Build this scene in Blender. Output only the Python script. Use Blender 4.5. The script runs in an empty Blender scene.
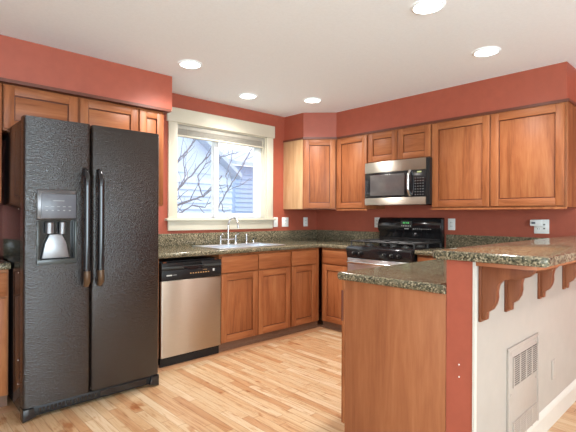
import bpy, bmesh, math, random
from mathutils import Vector, Matrix
random.seed(7)
SC = bpy.context.scene
COL = SC.collection
R = math.radians

# ---------------------------------------------------------------- camera
cam_d = bpy.data.cameras.new('camera')
cam = bpy.data.objects.new('camera', cam_d); COL.objects.link(cam)
cam_d.sensor_width = 36.0
cam_d.lens = 432.29 * 36 / 576
cam_d.shift_x = (288 - 272.82) / 576
cam_d.shift_y = (215.64 - 216) / 576
cam_d.clip_start = 0.05
cam.location = (-4.321, -3.875, 1.266)
_y = R(42.35)
_F = Vector((math.sin(_y), math.cos(_y), 0)); _Rt = Vector((math.cos(_y), -math.sin(_y), 0)); _U = Vector((0, 0, 1))
_ro = R(0.25)
_X = _Rt * math.cos(_ro) + _U * math.sin(_ro)
_Y = _U * math.cos(_ro) - _Rt * math.sin(_ro)
_M = Matrix((_X, _Y, -_F)).transposed()
cam.rotation_euler = _M.to_euler()
SC.camera = cam

# ---------------------------------------------------------------- world, light, exposure
W = bpy.data.worlds.new('world'); SC.world = W; W.use_nodes = True
bg = W.node_tree.nodes['Background']
bg.inputs[0].default_value = (0.86, 0.93, 1.0, 1); bg.inputs[1].default_value = 2.2
vs = SC.view_settings
vs.view_transform = 'Standard'; vs.look = 'None'; vs.gamma = 1; vs.use_curve_mapping = False
vs.exposure = 0.18

def area(name, loc, target, sx, sy, power, col=(1, 1, 1)):
    l = bpy.data.lights.new(name, 'AREA'); l.shape = 'RECTANGLE'; l.size = sx; l.size_y = sy
    l.energy = power; l.color = col
    o = bpy.data.objects.new(name, l); COL.objects.link(o); o.location = loc
    o.rotation_euler = (Vector(target) - Vector(loc)).to_track_quat('-Z', 'Y').to_euler()
    return o
# fill lamps added at unseen living room openings, tilted up to brighten the ceiling
area('fill_back_opening', (-4.2, -7.85, 1.45), (-4.2, -5, 3.1), 3.6, 1.9, 270, (.72, 0.89, 1.0))
area('fill_side_opening', (-7.35, -4.6, 1.2), (-5, -4.6, 2.4), 2.6, 2.1, 90, (.72, 0.89, 1.0))
CAN_POWER = 10.5
H = 2.489

# ---------------------------------------------------------------- materials
def newmat(name):
    m = bpy.data.materials.new(name); m.use_nodes = True
    nt = m.node_tree; b = nt.nodes['Principled BSDF']
    return m, nt, b
def setc(b, col=None, rough=None, metal=None, spec=None, coat=None):
    if col is not None: b.inputs['Base Color'].default_value = (*col, 1)
    if rough is not None: b.inputs['Roughness'].default_value = rough
    if metal is not None: b.inputs['Metallic'].default_value = metal
    if spec is not None: b.inputs['Specular IOR Level'].default_value = spec
    if coat is not None: b.inputs['Coat Weight'].default_value = coat
def N(nt, t, **k):
    n = nt.nodes.new(t)
    for a, v in k.items(): setattr(n, a, v)
    return n
def coords(nt, scale=(1, 1, 1), rot=(0, 0, 0)):
    tc = N(nt, 'ShaderNodeTexCoord'); mp = N(nt, 'ShaderNodeMapping')
    mp.inputs['Scale'].default_value = scale; mp.inputs['Rotation'].default_value = rot
    nt.links.new(tc.outputs['Object'], mp.inputs['Vector']); return mp.outputs['Vector']
def noise(nt, vec, scale, detail=3, rough=.55, dist=0):
    n = N(nt, 'ShaderNodeTexNoise'); n.inputs['Scale'].default_value = scale; n.inputs['Detail'].default_value = detail
    n.inputs['Roughness'].default_value = rough; n.inputs['Distortion'].default_value = dist
    nt.links.new(vec, n.inputs['Vector']); return n.outputs['Fac']
def ramp(nt, fac, stops, interp='LINEAR'):
    r = N(nt, 'ShaderNodeValToRGB'); r.color_ramp.interpolation = interp
    e = r.color_ramp.elements
    while len(e) < len(stops): e.new(0.5)
    for i, (p, c) in enumerate(stops): e[i].position = p; e[i].color = (*c, 1)
    nt.links.new(fac, r.inputs['Fac']); return r.outputs['Color']
def math_(nt, op, a, b=None):
    n = N(nt, 'ShaderNodeMath', operation=op)
    for i, v in enumerate((a, b)):
        if v is None: continue
        if isinstance(v, (int, float)): n.inputs[i].default_value = v
        else: nt.links.new(v, n.inputs[i])
    return n.outputs[0]
def bump(nt, b, h, strength=.2, dist=.002):
    n = N(nt, 'ShaderNodeBump'); n.inputs['Strength'].default_value = strength; n.inputs['Distance'].default_value = dist
    nt.links.new(h, n.inputs['Height']); nt.links.new(n.outputs['Normal'], b.inputs['Normal'])
def mixc(nt, fac, a, b, mode='MIX'):
    n = N(nt, 'ShaderNodeMix', data_type='RGBA', blend_type=mode)
    for i, v in ((0, fac), (6, a), (7, b)):
        if isinstance(v, (int, float)): n.inputs[i].default_value = v
        elif isinstance(v, tuple): n.inputs[i].default_value = (*v, 1)
        else: nt.links.new(v, n.inputs[i])
    return n.outputs[2]

def plain(name, col, rough=.5, metal=0, spec=.5, coat=0, nscale=30, nstr=.05, var=.06):
    m, nt, b = newmat(name); setc(b, col, rough, metal, spec, coat)
    v = coords(nt); f = noise(nt, v, nscale, 3)
    lo = tuple(c * (1 - var) for c in col); hi = tuple(min(1, c * (1 + var)) for c in col)
    nt.links.new(ramp(nt, f, [(.3, lo), (.7, hi)]), b.inputs['Base Color'])
    if nstr: bump(nt, b, f, nstr, .001)
    return m
def emis(name, col, s):
    m, nt, b = newmat(name); setc(b, (0.02, 0.02, 0.02)); b.inputs['Emission Color'].default_value = (*col, 1)
    b.inputs['Emission Strength'].default_value = s; return m

def wood(name, axis, dark, mid, light):
    """axis 'z' = upright grain, 'x' = sideways grain, 'y' = grain into depth"""
    m, nt, b = newmat(name); setc(b, mid, .45, spec=.3, coat=.0); b.inputs['Coat Roughness'].default_value = .25
    st = {'z': (1, 1, .09), 'x': (.09, 1, 1), 'y': (1, .09, 1)}[axis]
    tc = N(nt, 'ShaderNodeTexCoord'); oi = N(nt, 'ShaderNodeObjectInfo')
    off = N(nt, 'ShaderNodeVectorMath', operation='SCALE'); off.inputs[0].default_value = (13, 7, 5)
    nt.links.new(oi.outputs['Random'], off.inputs['Scale'])
    ad = N(nt, 'ShaderNodeVectorMath', operation='ADD'); nt.links.new(tc.outputs['Object'], ad.inputs[0]); nt.links.new(off.outputs[0], ad.inputs[1])
    mp = N(nt, 'ShaderNodeMapping'); mp.inputs['Scale'].default_value = st; nt.links.new(ad.outputs[0], mp.inputs['Vector'])
    v = mp.outputs['Vector']
    a = noise(nt, v, 9, 4, .6, 1.2); f = noise(nt, v, 70, 3, .6)
    t = math_(nt, 'ADD', math_(nt, 'MULTIPLY', a, .7), math_(nt, 'MULTIPLY', f, .3))
    c = ramp(nt, t, [(.33, dark), (.5, mid), (.66, light)])
    hsv = N(nt, 'ShaderNodeHueSaturation'); nt.links.new(c, hsv.inputs['Color'])
    val = math_(nt, 'ADD', math_(nt, 'MULTIPLY', oi.outputs['Random'], .16), .92); nt.links.new(val, hsv.inputs['Value'])
    nt.links.new(hsv.outputs[0], b.inputs['Base Color'])
    bump(nt, b, f, .06, .001)
    return m
CD, CM, CL = (.20, .058, .018), (.325, .104, .036), (.40, .152, .056)
WV = wood('cherry_upright', 'z', CD, CM, CL)
WH = wood('cherry_sideways', 'x', CD, CM, CL)
PD, PM, PL = (.27, .088, .035), (.33, .115, .046), (.39, .147, .062)
WP = wood('cherry_end_panel', 'z', PD, PM, PL)
TOE = plain('toe_kick_wood', (.17, .085, .05), .5)
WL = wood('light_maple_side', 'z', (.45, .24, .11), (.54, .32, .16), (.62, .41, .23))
WD = plain('dark_stain_and_groove_shade', (.13, .035, .018), .4)  # stained trim colour, also the painted shadow in door grooves
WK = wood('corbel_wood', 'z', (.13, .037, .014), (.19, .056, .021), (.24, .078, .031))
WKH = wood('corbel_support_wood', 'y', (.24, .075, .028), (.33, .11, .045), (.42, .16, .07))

RED = plain('terracotta_paint', (.37, .083, .045), .5, nscale=14, nstr=.10, var=.05)
CEIL = plain('ceiling_paint', (.90, .955, .975), .8, nscale=60, nstr=.1, var=.02)
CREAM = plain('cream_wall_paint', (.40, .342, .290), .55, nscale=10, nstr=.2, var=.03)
BOUNCE_CARPET = plain('bounce_carpet', (.72, .72, .70), .9, nscale=200, nstr=.3)
TRIM = plain('white_trim_paint', (.66, .605, .475), .35, nscale=8, nstr=.02, var=.02)
BASEP = plain('white_gloss_baseboard', (.60, .55, .48), .3, nscale=8, nstr=.02, var=.02)
VINYL = plain('white_vinyl', (.88, .9, .9), .35, var=.02)
PLAST = plain('white_plastic', (.82, .81, .77), .35, var=.02)
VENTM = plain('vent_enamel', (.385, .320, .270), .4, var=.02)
VDARK = plain('vent_dark_inside', (.06, .05, .045), .7)
BLIND = plain('blind_slats', (.40, .37, .31), .5, var=.08)
BLK = plain('black_gloss', (.012, .011, .012), .12, spec=.6, nstr=0)
BLKM = plain('black_satin', (.012, .011, .011), .4, spec=.3, nstr=.05)
IRON = plain('cast_iron', (.018, .017, .017), .45, nscale=90, nstr=.3)
GREYB = plain('grey_dark_panel', (.045, .048, .045), .25, nstr=0)
CHROME = plain('chrome', (.66, .66, .66), .20, 1, nstr=0, var=.01)
FRAME = plain('dispenser_frame_dark', (.11, .10, .10), .22, .6, nstr=0)
DISP = plain('dispenser_grey_panel', (.12, .12, .135), .3, nstr=0)
SILV = plain('silver_paddle', (.30, .30, .31), .35, .8, nstr=0)
AMBER = plain('handle_amber_tip', (.10, .055, .028), .3, .3, nstr=0)
MARK = plain('printed_marking', (.62, .60, .55), .5, nstr=0)
DMARK = plain('faint_grey_print', (.32, .32, .32), .5, nstr=0)
BTN = plain('dim_button_print', (.22, .21, .20), .5, nstr=0)
ORANGE = plain('printed_orange', (.6, .32, .12), .5, nstr=0)
GREEN = emis('green_digits', (.15, 1, .25), 1.1)
LCD = emis('lcd_yellow', (.75, .8, .35), .7)
LAMP = emis('lamp_lens', (1, .97, .9), 9)
BARK = plain('bare_bark', (.20, .20, .24), .8)
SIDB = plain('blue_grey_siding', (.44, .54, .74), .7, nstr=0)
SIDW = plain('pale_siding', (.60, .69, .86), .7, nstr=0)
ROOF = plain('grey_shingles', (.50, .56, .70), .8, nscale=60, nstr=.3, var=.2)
LAWN = plain('winter_lawn', (.35, .38, .3), .9, var=.2)

def steel(name, axis='x', col=(.60, .55, .47), rough=.40, an=.95):
    m, nt, b = newmat(name); setc(b, col, rough, 1)
    v = coords(nt, (.02, 1, 1))
    f = noise(nt, v, 600, 2)
    nt.links.new(ramp(nt, f, [(.3, tuple(c * .96 for c in col)), (.7, tuple(c * 1.04 for c in col))]), b.inputs['Base Color'])
    b.inputs['Anisotropic'].default_value = an
    tg = N(nt, 'ShaderNodeCombineXYZ'); tg.inputs[2].default_value = 1.0; nt.links.new(tg.outputs[0], b.inputs['Tangent'])
    return m
STEEL = steel('brushed_steel')
STEELN = steel('neutral_steel', 'x', (.74, .74, .76), .3)
STEELW = steel('satin_sink_steel', 'x', (.84, .87, .92), .36, 0)

def fridge_black():
    m, nt, b = newmat('pebbled_black'); setc(b, (.022, .015, .012), .16, spec=.6)
    v = coords(nt)
    vo = N(nt, 'ShaderNodeTexVoronoi', feature='SMOOTH_F1'); vo.inputs['Scale'].default_value = 150; vo.inputs['Smoothness'].default_value = .5
    nt.links.new(v, vo.inputs['Vector'])
    g = noise(nt, v, 70, 2, .6)
    h = math_(nt, 'ADD', vo.outputs['Distance'], math_(nt, 'MULTIPLY', g, .6))
    bump(nt, b, h, .7, .0028); return m
PEB = fridge_black()

def granite(name, sc):
    m, nt, b = newmat(name); setc(b, (.2, .17, .13), .12, spec=.3)
    v = coords(nt)
    w = noise(nt, v, sc * .55, 4, .7)
    vo = N(nt, 'ShaderNodeTexVoronoi', feature='F1'); vo.inputs['Scale'].default_value = sc
    nt.links.new(v, vo.inputs['Vector'])
    sep = N(nt, 'ShaderNodeSeparateColor'); nt.links.new(vo.outputs['Color'], sep.inputs[0])
    c1 = ramp(nt, sep.outputs[0], [(0, (.006, .007, .005)), (.28, (.055, .052, .033)), (.50, (.14, .118, .07)),
                                  (.68, (.25, .195, .12)), (.86, (.43, .35, .235))], 'CONSTANT')
    c2 = ramp(nt, w, [(.36, (.020, .021, .015)), (.5, (.165, .142, .09)), (.66, (.37, .295, .19))])
    c = mixc(nt, .38, c1, c2)
    nt.links.new(c, b.inputs['Base Color'])
    return m
GRAN = granite('speckled_granite', 150)

def oak_floor():
    m, nt, b = newmat('oak_strip_floor'); setc(b, (.6, .4, .2), .28, spec=.45, coat=.1)
    tc = N(nt, 'ShaderNodeTexCoord'); s = N(nt, 'ShaderNodeSeparateXYZ'); nt.links.new(tc.outputs['Object'], s.inputs[0])
    def planks(u, w_, wid, ln):
        row = math_(nt, 'FLOOR', math_(nt, 'DIVIDE', u, wid))
        wn = N(nt, 'ShaderNodeTexWhiteNoise', noise_dimensions='1D'); nt.links.new(row, wn.inputs['W'])
        y2 = math_(nt, 'ADD', math_(nt, 'DIVIDE', w_, ln), math_(nt, 'MULTIPLY', wn.outputs['Value'], 7.3))
        colm = math_(nt, 'FLOOR', y2)
        cb = N(nt, 'ShaderNodeCombineXYZ'); nt.links.new(row, cb.inputs[0]); nt.links.new(colm, cb.inputs[1])
        wn2 = N(nt, 'ShaderNodeTexWhiteNoise', noise_dimensions='2D'); nt.links.new(cb.outputs[0], wn2.inputs['Vector'])
        fu = math_(nt, 'FRACT', math_(nt, 'DIVIDE', u, wid)); fv = math_(nt, 'FRACT', y2)
        e1 = math_(nt, 'LESS_THAN', math_(nt, 'ABSOLUTE', math_(nt, 'SUBTRACT', fu, .5)), .477)
        e2 = math_(nt, 'LESS_THAN', math_(nt, 'ABSOLUTE', math_(nt, 'SUBTRACT', fv, .5)), .497)
        return wn2.outputs['Value'], math_(nt, 'MULTIPLY', e1, e2)
    pv, pe = planks(s.outputs[0], s.outputs[1], .0575, .62)
    qv, qe = planks(s.outputs[1], s.outputs[0], .0575, 1.3)
    gy = coords(nt, (1, .07, 1)); gx = coords(nt, (.07, 1, 1))
    # border boards run along the sink wall
    isb = math_(nt, 'GREATER_THAN', s.outputs[1], -.69)
    def grade(val, grain):
        c = ramp(nt, val, [(0, (.47, .25, .12)), (.12, (.52, .30, .155)), (.4, (.57, .37, .205)), (.7, (.60, .42, .25)), (1, (.65, .48, .31))])
        ga = noise(nt, grain, 20, 6, .72, 2.6)
        g = ramp(nt, ga, [(.30, (.50, .30, .19)), (.40, (.82, .68, .56)), (.5, (1, .97, .95)), (.62, (1.04, 1.06, 1.08)), (.75, (1.12, 1.16, 1.22))])
        return mixc(nt, .85, c, g, 'MULTIPLY')
    a = grade(pv, gy)
    bb = mixc(nt, .6, grade(qv, gx), (.52, .22, .10))
    col = mixc(nt, isb, a, bb)
    # scattered knots and worn blotches
    kn = noise(nt, coords(nt, (1, .35, 1)), 9, 3, .6)
    kk = ramp(nt, kn, [(.63, (1, 1, 1)), (.70, (.72, .48, .33)), (.78, (.52, .30, .20))])
    col = mixc(nt, .95, col, kk, 'MULTIPLY')
    edge = mixc(nt, isb, mixc(nt, pe, (.62, .50, .42), (1, 1, 1)), mixc(nt, qe, (.62, .50, .42), (1, 1, 1)))
    col = mixc(nt, 1.0, col, edge, 'MULTIPLY')
    nt.links.new(col, b.inputs['Base Color'])
    return m
FLOOR = oak_floor()

def glass_mat():
    m = bpy.data.materials.new('clear_pane'); m.use_nodes = True; nt = m.node_tree
    nt.nodes.remove(nt.nodes['Principled BSDF'])
    t = N(nt, 'ShaderNodeBsdfTransparent'); g = N(nt, 'ShaderNodeBsdfGlossy'); g.inputs['Roughness'].default_value = .02
    mx = N(nt, 'ShaderNodeMixShader'); fr = N(nt, 'ShaderNodeFresnel'); fr.inputs[0].default_value = 1.45
    nt.links.new(fr.outputs[0], mx.inputs[0]); nt.links.new(t.outputs[0], mx.inputs[1]); nt.links.new(g.outputs[0], mx.inputs[2])
    nt.links.new(mx.outputs[0], nt.nodes['Material Output'].inputs[0]); return m
GLASS = glass_mat()
DGLASS = plain('dark_oven_glass', (.10, .088, .085), .10, spec=.8, nstr=0)

# ---------------------------------------------------------------- mesh builder
class MB:
    def __init__(s): s.bm = bmesh.new(); s.smooth = False
    def _mi(s, vs_, mi):
        for v in vs_:
            for f in v.link_faces: f.material_index = mi
    def box(s, x0, x1, y0, y1, z0, z1, mi=0, bev=0, seg=2):
        r = bmesh.ops.create_cube(s.bm, size=1)['verts']
        for v in r: v.co = Vector(((x0 + x1) / 2 + v.co.x * (x1 - x0), (y0 + y1) / 2 + v.co.y * (y1 - y0), (z0 + z1) / 2 + v.co.z * (z1 - z0)))
        s._mi(r, mi)
        if bev:
            es = list({e for v in r for e in v.link_edges})
            o = bmesh.ops.bevel(s.bm, geom=es, offset=bev, segments=seg, affect='EDGES', profile=.5)
            for f in o['faces']: f.material_index = mi
        return s
    def prism(s, pts, axis, a0, a1, mi=0, bev=0):
        """pts: 2D outline in the two other axes (order x,y / x,z / y,z)"""
        def P(p, a):
            return {'x': (a, p[0], p[1]), 'y': (p[0], a, p[1]), 'z': (p[0], p[1], a)}[axis]
        A = [s.bm.verts.new(P(p, a0)) for p in pts]; B = [s.bm.verts.new(P(p, a1)) for p in pts]
        fs = [s.bm.faces.new(A), s.bm.faces.new(B[::-1])]
        n = len(pts)
        for i in range(n): fs.append(s.bm.faces.new((A[i], B[i], B[(i + 1) % n], A[(i + 1) % n])))
        for f in fs: f.material_index = mi
        bmesh.ops.recalc_face_normals(s.bm, faces=fs)
        if bev:
            es = list(fs[0].edges) + list(fs[1].edges)
            o = bmesh.ops.bevel(s.bm, geom=es, offset=bev, segments=2, affect='EDGES', profile=.5)
            for f in o['faces']: f.material_index = mi
        return s
    def tube(s, pts, rad, seg=12, mi=0):
        pts = [Vector(p) for p in pts]; rads = rad if isinstance(rad, (list, tuple)) else [rad] * len(pts)
        rings = []; up = None
        for i, p in enumerate(pts):
            t = (pts[min(i + 1, len(pts) - 1)] - pts[max(i - 1, 0)]).normalized()
            if up is None:
                up = t.orthogonal().normalized()
            else:
                up = (up - t * up.dot(t)).normalized()
            w = t.cross(up)
            rings.append([s.bm.verts.new(p + (up * math.cos(2 * math.pi * k / seg) + w * math.sin(2 * math.pi * k / seg)) * rads[i]) for k in range(seg)])
        fs = []
        for a, b in zip(rings, rings[1:]):
            for k in range(seg): fs.append(s.bm.faces.new((a[k], a[(k + 1) % seg], b[(k + 1) % seg], b[k])))
        fs.append(s.bm.faces.new(rings[0][::-1])); fs.append(s.bm.faces.new(rings[-1]))
        for f in fs: f.material_index = mi
        bmesh.ops.recalc_face_normals(s.bm, faces=fs)
        return s
    def cyl(s, p0, p1, r0, r1=None, seg=20, mi=0):
        return s.tube([p0, p1], [r0, r0 if r1 is None else r1], seg, mi)
    def lathe(s, prof, c, seg=24, mi=0):
        rings = [[s.bm.verts.new((c[0] + r * math.cos(2 * math.pi * k / seg), c[1] + r * math.sin(2 * math.pi * k / seg), c[2] + z)) for k in range(seg)] for r, z in prof]
        fs = []
        for a, b in zip(rings, rings[1:]):
            for k in range(seg): fs.append(s.bm.faces.new((a[k], a[(k + 1) % seg], b[(k + 1) % seg], b[k])))
        for f in fs: f.material_index = mi
        bmesh.ops.recalc_face_normals(s.bm, faces=fs)
        return s
    def build(s, name, mats, parent=None, loc=None, smooth=True):
        if not isinstance(mats, (list, tuple)): mats = [mats]
        me = bpy.data.meshes.new(name)
        for v in s.bm.verts: pass
        s.bm.to_mesh(me); s.bm.free()
        for m in mats: me.materials.append(m)
        if smooth:
            me.polygons.foreach_set('use_smooth', [True] * len(me.polygons))
            me.set_sharp_from_angle(angle=R(38))
        o = bpy.data.objects.new(name, me); COL.objects.link(o)
        if parent: o.parent = parent
        if loc: o.location = loc
        return o

def tag(o, label=None, cat=None, group=None, kind=None):
    if label: o['label'] = label
    if cat: o['category'] = cat
    if group: o['group'] = group
    if kind: o['kind'] = kind
    return o
def thing(name, loc, label, cat, rotz=0, group=None):
    o = bpy.data.objects.new(name, None); COL.objects.link(o); o.empty_display_size = .1
    o.location = loc; o.rotation_euler = (0, 0, rotz)
    return tag(o, label, cat, group)
def struct(name, mb, mats, label=None):
    o = mb.build(name, mats); o['kind'] = 'structure'
    if label: o['label'] = label
    return o
def copy_tree(o, parent=None):
    c = o.copy(); COL.objects.link(c); c.parent = parent
    for ch in [k for k in o.children]: copy_tree(ch, c)
    return c

# ================================================================ ROOM SHELL
XW, YB = -7.5, -8.0        # far walls behind the camera
HC = .95                   # counter height
UB, UT, SO = 1.345, 2.172, 2.196

struct('floor', MB().box(XW, .15, -5.2, .15, -.1, 0), FLOOR)
struct('floor_living_bounce', MB().box(XW, .15, YB, -5.2, -.1, 0), BOUNCE_CARPET)  # unseen pale carpet, added to bounce neutral light onto the ceiling
struct('ceiling', MB().box(XW, .15, YB, .15, H, H + .1), CEIL)
# sink wall with its window opening
WX0, WX1, WZ0, WZ1 = -2.105, -.905, 1.235, 2.20
m = MB()
m.box(XW, WX0, 0, .15, 0, H).box(WX1, .15, 0, .15, 0, H).box(WX0, WX1, 0, .15, 0, WZ0).box(WX0, WX1, 0, .15, WZ1, H)
struct('wall_sink_side', m, RED)
struct('wall_stove_side', MB().box(0, .15, YB, 0, 0, H), RED)
m = MB()
m.box(XW - .15, XW, YB, -5.95, 0, H).box(XW - .15, XW, -3.25, .15, 0, H).box(XW - .15, XW, -5.95, -3.25, 2.4, H)
struct('wall_added_left', m, TRIM)  # unseen wall with an opening, added to help light the room
m = MB()
m.box(XW, -6.1, YB - .15, YB, 0, H).box(-2.3, .15, YB - .15, YB, 0, H)
m.box(-6.1, -2.3, YB - .15, YB, 0, .45).box(-6.1, -2.3, YB - .15, YB, 2.42, H)
struct('wall_added_back', m, TRIM)  # unseen back wall and opening, likewise added for the room light
# red side wall left of the kitchen, ends beside the camera
struct('wall_kitchen_left', MB().box(-5.75, -5.6, -2.2, 0, 0, H), RED)

# soffits
struct('ceiling_soffit_left', MB().box(-5.6, -2.411, -.453, 0, SO, H), RED)
m = MB()
m.prism([(-.60, 0), (-.60, -.325), (-.325, -.60), (-.325, -2.918), (0, -2.918), (0, 0)], 'z', SO, H)
struct('ceiling_soffit_right', m, RED)
# dark moulding under the soffits
m = MB()
m.prism([(-.622, 0), (-.622, -.338), (-.338, -.622), (-.338, -2.935), (-.012, -2.935), (-.012, -.012), (-.30, -.012)], 'z', SO - .024, SO - .001)
o = struct('trim_1', m, WD)
struct('trim_2', MB().box(-5.58, -2.425, -.468, -.003, SO - .024, SO - .001), WD)

# peninsula half wall
PX = -2.39; PY0, PY1 = -2.945, -3.070
struct('wall_peninsula', MB().box(PX + .004, -.001, PY1, PY0, 0, 1.067, 0).box(PX, PX + .004, PY1 + .006, PY0, 0, 1.067, 1), [CREAM, RED])
struct('trim_3', MB().box(PX - .003, PX + .02, PY1 - .004, PY1 + .006, 0, 1.066), BASEP)
m = MB()
m.box(PX + .01, -.001, PY1 - .014, PY1 - .001, 0, .10).prism([(PY1 - .001, .10), (PY1 - .014, .10), (PY1 - .011, .115), (PY1 - .006, .128), (PY1 - .001, .135)], 'x', PX + .01, -.001)
struct('baseboard_peninsula', m, BASEP)
m = MB().box(-.016, -.001, -7.9, -3.09, 0, .13)
struct('baseboard_stove_side', m, BASEP)
m = MB().box(-2.75, -.585, -.590, -.5805, .001, .02).box(-.590, -.5805, -1.012, -.590, .001, .02)
struct('baseboard_toe_moulding', m, TOE)

# ---- window_1 over the sink
w = bpy.data.objects.new('window_1', None); COL.objects.link(w); w.location = ((WX0 + WX1) / 2, 0, WZ0); w['kind'] = 'structure'
w['label'] = 'white sliding window over the sink'
cx = (WX0 + WX1) / 2
def wl(m): # world to local
    for v in m.bm.verts: v.co -= Vector(w.location)
    return m
m = MB()
m.box(-2.205, WX0, -.022, 0, WZ0, WZ1, 0, .003).box(WX1, -.805, -.022, 0, WZ0, WZ1, 0, .003)
m.box(-2.225, -.785, -.030, 0, WZ1, 2.342, 0, .003)
m.box(-2.205, -.805, -.020, 0, 1.112, WZ0 - .024, 0, .003)
wl(m).build('casing', TRIM, w)
m = MB(); m.box(-2.235, -.775, -.052, .11, WZ0 - .024, WZ0, 0, .004); wl(m).build('window_sill', TRIM, w)
m = MB(); m.box(WX0, WX0 + .012, 0, .11, WZ0, WZ1).box(WX1 - .012, WX1, 0, .11, WZ0, WZ1).box(WX0, WX1, 0, .11, WZ1 - .012, WZ1)
wl(m).build('jamb_lining', TRIM, w)
def sash(x0, x1, y, z0, z1, name, fw=.04, fr=None):
    fr = fr or fw
    m = MB(); m.box(x0, x0 + fw, y, y + .028, z0, z1, 0, .003).box(x1 - fr, x1, y, y + .028, z0, z1, 0, .003)
    m.box(x0 + fw, x1 - fr, y, y + .028, z0, z0 + fw, 0, .003).box(x0 + fw, x1 - fr, y, y + .028, z1 - fw, z1, 0, .003)
    s_ = wl(m).build(name, VINYL, w)
    g = MB(); g.box(x0 + fw, x1 - fr, y + .012, y + .015, z0 + fw, z1 - fw); wl(g).build('pane', GLASS, s_)
sash(WX0 + .012, -1.55, .112, WZ0 + .002, WZ1 - .014, 'sash', .05, .04)
sash(-1.59, WX1 - .012, .078, WZ0 + .002, WZ1 - .014, 'sash', .055, .10)
# raised blind at the head of the window
t = thing('window_blind', (cx, .03, WZ1 - .013), 'raised cream slatted blind bunched at the top of the window', 'blind')
MB().box(-.585, .585, -.022, .022, -.045, 0, 0, .003).build('headrail', BLIND, t)
m = MB()
for k in range(9): m.box(-.58, .58, -.022, .022, -.052 - k * .006, -.0485 - k * .006)
m.build('slats', BLIND, t)
MB().box(-.58, .58, -.024, .024, -.118, -.102, 0, .004).build('bottom_rail', TRIM, t)
MB().tube([(.545, -.028, -.03), (.547, -.03, -.10), (.548, -.03, -.20)], .0035, 8).build('tilt_wand', TRIM, t)
MB().tube([(-.47, -.028, -.03), (-.47, -.03, -.4), (-.468, -.03, -.78)], .0015, 6).build('lift_cord', TRIM, t)

# ================================================================ CABINET MAKER
FD = .022; GR = .007
def door_mb(x0, x1, z0, z1, fw=.062):
    m = MB(); b = .002
    m.box(x0, x0 + fw, 0, FD, z0, z1, 0, b).box(x1 - fw, x1, 0, FD, z0, z1, 0, b)
    m.box(x0 + fw, x1 - fw, 0, FD, z0, z0 + fw, 1, b).box(x0 + fw, x1 - fw, 0, FD, z1 - fw, z1, 1, b)
    m.box(x0 + fw + GR, x1 - fw - GR, .012, FD - .002, z0 + fw + GR, z1 - fw - GR, 0, .001)
    m.box(x0 + fw - .004, x1 - fw + .004, FD - .0035, FD - .001, z0 + fw - .004, z1 - fw + .004, 2)  # dark sheet paints the shadow line into the gap around the panel
    return m
def hdoor_mb(x0, x1, z0, z1, fw=.062):
    m = MB(); b = .002
    m.box(x0, x0 + fw, 0, FD, z0, z1, 0, b).box(x1 - fw, x1, 0, FD, z0, z1, 0, b)
    m.box(x0 + fw, x1 - fw, 0, FD, z0, z0 + fw, 1, b).box(x0 + fw, x1 - fw, 0, FD, z1 - fw, z1, 1, b)
    m.box(x0 + fw + GR, x1 - fw - GR, .012, FD - .002, z0 + fw + GR, z1 - fw - GR, 1, .001)
    m.box(x0 + fw - .004, x1 - fw + .004, FD - .0035, FD - .001, z0 + fw - .004, z1 - fw + .004, 2)  # same painted shadow line around the short door's panel
    return m
def upper(loc, rotz, wdt, z0, z1, depth, doors, label, cat='cabinet', group=None, stile=0, side=None):
    """doors: list of (x0,x1). local x to the right, front at y=0"""
    t = thing('wall_cabinet', loc, label, cat, rotz, group)
    m = MB().box(0, wdt, FD + .001, depth, z0, z1, 0, .001)
    m.build('body', WV, t)
    for x0, x1 in doors:
        f = hdoor_mb if (z1 - z0) < .45 else door_mb
        f(x0, x1, z0 + .012, z1 - .012).build('door', [WV, WH, WD], t)
    return t
def base(loc, rotz, wdt, depth, doors, drawers, label, group=None, top=HC - .042, handle=False):
    t = thing('base_cabinet', loc, label, 'cabinet', rotz, group)
    m = MB().box(0, .018, FD + .001, depth, .078, top).box(wdt - .018, wdt, FD + .001, depth, .078, top).box(.018, wdt - .018, depth - .01, depth, .078, top)
    m.box(.018, wdt - .018, FD + .001, depth - .01, .078, .096).box(.018, wdt - .018, FD + .001, FD + .02, top - .19, top).box(.018, wdt - .018, FD + .001, FD + .012, .096, top - .19)
    m.box(0.001, wdt - .001, .04, depth, 0.001, .078, 1)
    m.build('body', [WV, TOE], t)
    for x0, x1 in drawers:
        MB().box(x0, x1, 0, FD, top - .175, top - .022, 0, .003).build('drawer_front', WH, t)
    for x0, x1 in doors:
        door_mb(x0, x1, .086, top - .187).build('door', [WV, WH, WD], t)
    return t
G = .004
# base run under the window
base((-2.0, -.62, 0), 0, .914, .618, [(.012, .452), (.462, .902)], [(.012, .452), (.462, .902)],
     'cherry base cabinet under the sink with two doors below a split false drawer front')
base((-1.085, -.62, 0), 0, .462, .618, [(.012, .392)], [(.012, .392)],
     'narrow cherry base cabinet under the window-side counter, in the corner right of the sink cabinet')
base((-2.755, -.62, 0), 0, .148, .618, [], [], 'slim cherry filler cabinet between the refrigerator and the dishwasher')
# run along the stove wall
base((-.62, -.625, 0), -math.pi / 2, .392, .618, [(.022, .372)], [(.022, .372)],
     'cherry base cabinet left of the stove with one drawer above one door')
base((-.62, -1.80, 0), -math.pi / 2, .50, .618, [(.012, .46)], [(.012, .46)],
     'cherry base cabinet between the stove and the peninsula')
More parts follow.
